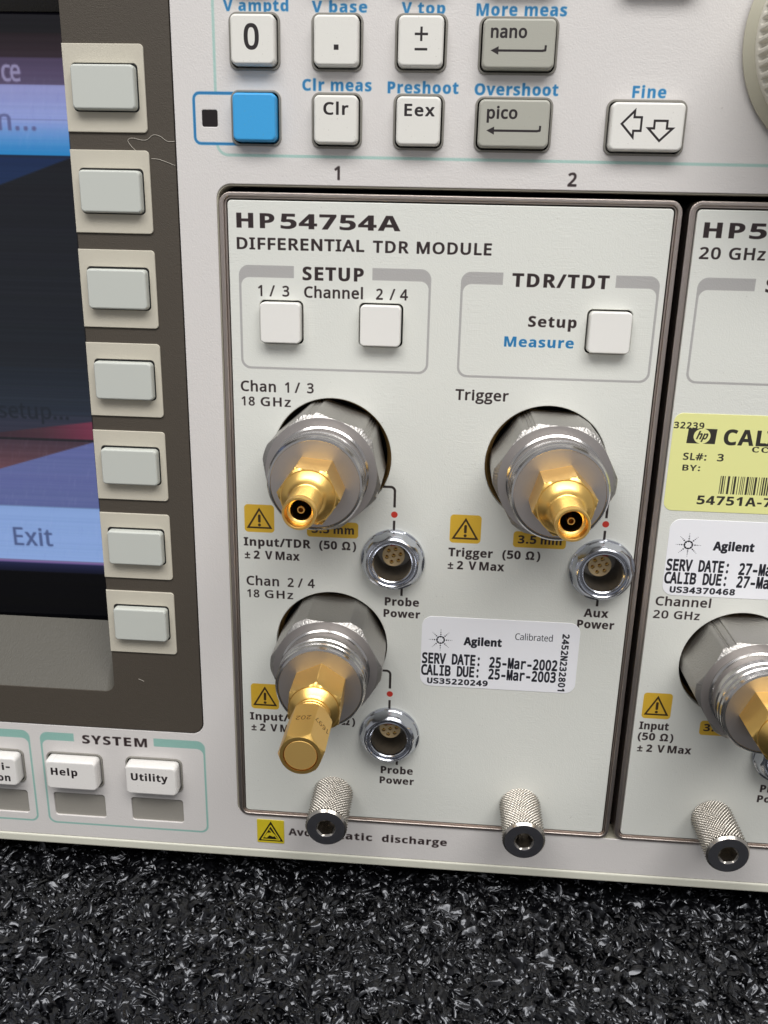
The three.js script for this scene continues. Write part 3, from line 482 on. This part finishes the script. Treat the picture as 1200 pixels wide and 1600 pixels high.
serviceSticker(mod2, 101.4, 67.2, '27-Mar-2002', '27-Mar-2003', 'US34370468', '', 'white service date sticker under the yellow sticker');
{
  const X0 = 99.35, Y0 = 42.6, X1 = 145, Y1 = 65.2, p = new Print(X0, Y0, X1, Y1, 24, '#ecec9f'), C = '#33302a', g = p.g;
  p.text('32239', 99.5, 106.0, 46.0, 1.35, C, { font: MONO, wt: 0.07, hs: 1.15, ratio: 0.71 });
  g.fillStyle = C; g.beginPath(); g.moveTo(102.75, 45.95); g.lineTo(109.0, 45.95); g.lineTo(108.85, 49.35); g.lineTo(102.6, 49.35); g.fill();
  g.fillStyle = '#ecec9f'; g.beginPath(); g.ellipse(105.85, 47.65, 1.85, 1.72, 0, 0, 7); g.fill();
  g.save(); g.transform(1, 0, -0.32, 1, 47.9 * 0.32, 0); p.text('hp', 104.7, 107.0, 48.35, 1.75, C, { bold: false, wt: 0.09, hs: 0.95 }); g.restore();
  p.text('CAL', 110.7, 119.75, 49.4, 3.4, C, { bold: true, wt: 0.03, hs: 1.12 }); p.text('I', 120.2, 121.4, 49.4, 3.4, C, { bold: true, wt: 0.03, hs: 1.12 }); p.text('CC0', 117.2, 122.4, 50.85, 1.2, C, { font: 'serif', wt: 0.06, hs: 1.3 });
  p.text('SL#:', 102.4, 107.4, 53.15, 1.5, C, { wt: 0.06, hs: 1.15 }); p.text('3', 109.7, 111.4, 53.2, 1.55, C, { wt: 0.06, hs: 1.3 }); p.text('BY:', 102.45, 106.35, 55.65, 1.3, C, { wt: 0.06, hs: 1.2 });
  const r = rng(77); let x = 111.2; while (x < 141) { const w = [0.16, 0.16, 0.32, 0.46][Math.floor(r() * 4)]; g.fillStyle = C; g.fillRect(x, 56.6, w, 4.2); x += w + [0.22, 0.22, 0.4, 0.55][Math.floor(r() * 4)]; }
  p.text('54751A-7', 106.75, 123.1, 63.45, 2.0, C, { wt: 0.08, hs: 1.35 });
  const m = mk('barcode_sticker', mod2, planar(slab(pShape(X0, Y0, X1, Y1, 2.0), 0.01, 0.14, 0.03, 1), X0, Y0, X1, Y1), S({ map: p.tex(), roughness: 0.4 })); m.userData.label = 'pale yellow sticker with a barcode';
}

// ---------------------------------------------------------------- the gold cap screwed on the lower connector
const font = await new FontLoader().loadAsync('fonts/droid/droid_sans_regular.typeface.json');
{
  const X = 23.2, Y = 103.7, c = group('connector_cap', scene, X, Y, 33);
  tag(c, 'gold hexagonal end cap screwed on the lower left connector', 'connector cap');
  const zs = [33.4, 33.5, 34.0, 34.15, 34.5, 34.65, 35.0, 35.15, 35.5, 35.7, 35.9, 36.1, 36.4, 36.8, 37.3, 38, 41, 45, 46.4, 47.0, 47.4, 47.8, 48.2, 48.5, 48.75, 48.9];
  const wall = loft((a, z) => {
    const cham = 4.12 + (48.9 - z) * 0.55, rear = z < 35.6 ? (z === 34.15 || z === 34.5 || z === 35.15 || z === 35.5 ? 3.72 : 3.85) : 3.85 + (z - 35.6) * 0.9; return Math.min(hexR(a, 8.3, deg(67)), cham, rear);
  }, zs, 240);
  const f = new THREE.RingGeometry(3.45, 4.12, 96, 1).translate(0, 0, 48.9), inner = loft(() => 3.45, [48.9, 48.0], 96), bk = new THREE.RingGeometry(2.0, 3.85, 72, 1).rotateY(Math.PI).translate(0, 0, 33.4);
  mk('coupling_nut', c, creased(mergeGeometries([wall, f, inner, bk].map((g) => { const q = g.toNonIndexed(); q.deleteAttribute('normal'); return q; })), 0.3), M.gold, X, Y, 0);
  mk('end_plug', c, lathe([[3.44, 47.9], [3.28, 48.1], [3.28, 48.7], [3.18, 48.82], [0, 48.82]], 96), S({ color: '#fdd584', metalness: 1, roughness: 0.56, bumpMap: rep(sand, 3, 3), bumpScale: 0.00001 }), X, Y, 0);
  for (const [s, ang, off] of [['202', 97, 0], ['1697', 37, 0]]) {
    const t = new TextGeometry(s, { font, size: 1.45, depth: 0.02, curveSegments: 4, bevelEnabled: false }); t.computeBoundingBox(); const w = t.boundingBox.max.x; t.translate(-w / 2, -0.7, 0);
    const n = new THREE.Vector3(Math.cos(deg(ang)), Math.sin(deg(ang)), 0), up = new THREE.Vector3(0, 0, 1), rt = new THREE.Vector3().crossVectors(up, n);
    t.applyMatrix4(new THREE.Matrix4().makeBasis(rt, up, n)); t.translate(n.x * 4.151, n.y * 4.151, 41.6);
    mk('engraving', c, t, M.golddark, X, Y, 0);
  }
}
// ---------------------------------------------------------------- lint on the bezel
function fibre(pts, label) { const cv = new THREE.CatmullRomCurve3(pts.map(([x, y, z]) => new THREE.Vector3(x, H - y, z ?? 0.22))); const m = mk('lint_fibre', scene, new THREE.TubeGeometry(cv, 60, 0.045, 5), S({ color: '#cfc8bc', roughness: 0.6 })); m.name = numbered('lint_fibre'); tag(m, label, 'lint', 'lint fibres on the screen bezel'); }
fibre([[-10.79, -11.36], [-12.31, -11.33], [-13.9, -12.31], [-15.26, -12.54], [-16.98, -11.51], [-20.14, -11.84], [-20.86, -11.46], [-20.24, -10.34], [-19.34, -9.5]], 'looped pale lint fibre between the two topmost soft keys');
fibre([[-16.0, -7.88], [-14.44, -7.78], [-12.54, -7.18], [-10.91, -6.58]], 'short pale lint fibre on the dark bezel beside the looped fibre');
fibre([[-26.94, 116.4], [-26.2, 116.75], [-25.5, 117.05]], 'tiny white lint fleck on the dark bezel below the lowest soft key');

// ---------------------------------------------------------------- the pile of the mat
{
  const variants = [];
  const vr = rng(99);
  for (let v = 0; v < 8; v++) {                     // crinkled glossy strips, bent over into loops
    const g = new THREE.PlaneGeometry(1, 1, 6, 18), p = g.attributes.position, ph = vr() * 6, tw = 0.8 + vr() * 2.0, wd = 0.9 + 1.4 * vr(), len = 4.6 + vr() * 3.6, bend = 1.5 + vr() * 1.6, o = vr() * 50;
    for (let i = 0; i < p.count; i++) {
      const q = p.getX(i), s = p.getY(i) + 0.5, u = q * wd * (1 + 0.35 * Math.sin(s * 8 + ph)), a = (s - 0.5) * bend, R = len / bend, t = tw * (s - 0.5) + 0.6 * Math.sin(s * 7 + ph);
      const z0 = R * Math.cos(a) - R * Math.cos(bend / 2), x0 = R * Math.sin(a), cr = 0.42 * n2(s * 3.4 + o, q * 2.0 + o), curl = q * q * wd * 0.7;
      p.setXYZ(i, x0 + u * Math.sin(t) * 0.4, z0 * 0.85 + u * Math.sin(t) * 0.7 - curl + cr, u * Math.cos(t) + cr * 0.6);
    }
    g.computeVertexNormals(); variants.push(mm(g));
  }
  const mat = Ph({ color: '#050507', roughness: 0.3, clearcoat: 0.45, clearcoatRoughness: 0.16, specularColor: new THREE.Color(0.86, 0.9, 1) });
  const pile = new THREE.Group(); pile.name = 'mat_pile'; pile.userData = { kind: 'stuff', label: 'glossy black crinkled loops of the mat pile', category: 'mat pile' }; scene.add(pile);
  const N = 3600, q = new THREE.Quaternion(), e = new THREE.Euler(), m4 = new THREE.Matrix4(), pr = rng(31);
  variants.forEach((g, k) => {
    const im = new THREE.InstancedMesh(g, mat, N); im.name = 'pile_loops'; im.userData.kind = 'stuff'; im.castShadow = im.receiveShadow = true;
    for (let i = 0; i < N; i++) {
      const x = -120 + pr() * 320, z = -28 + pr() * 110, h = n2(x / 9, z / 9) * 1.1 + n2(x / 3.5, z / 3.5) * 0.6;
      e.set((pr() - 0.5) * 1.3, pr() * Math.PI * 2, (pr() - 0.5) * 1.3); q.setFromEuler(e); const s = 0.75 + pr() * 0.85;
      m4.compose(new THREE.Vector3(x * U, (PILE + 0.6 + h + pr() * 0.9) * U, z * U), q, new THREE.Vector3(s, s, s)); im.setMatrixAt(i, m4);
    }
    pile.add(im);
  });
}
renderer.render(scene, camera);
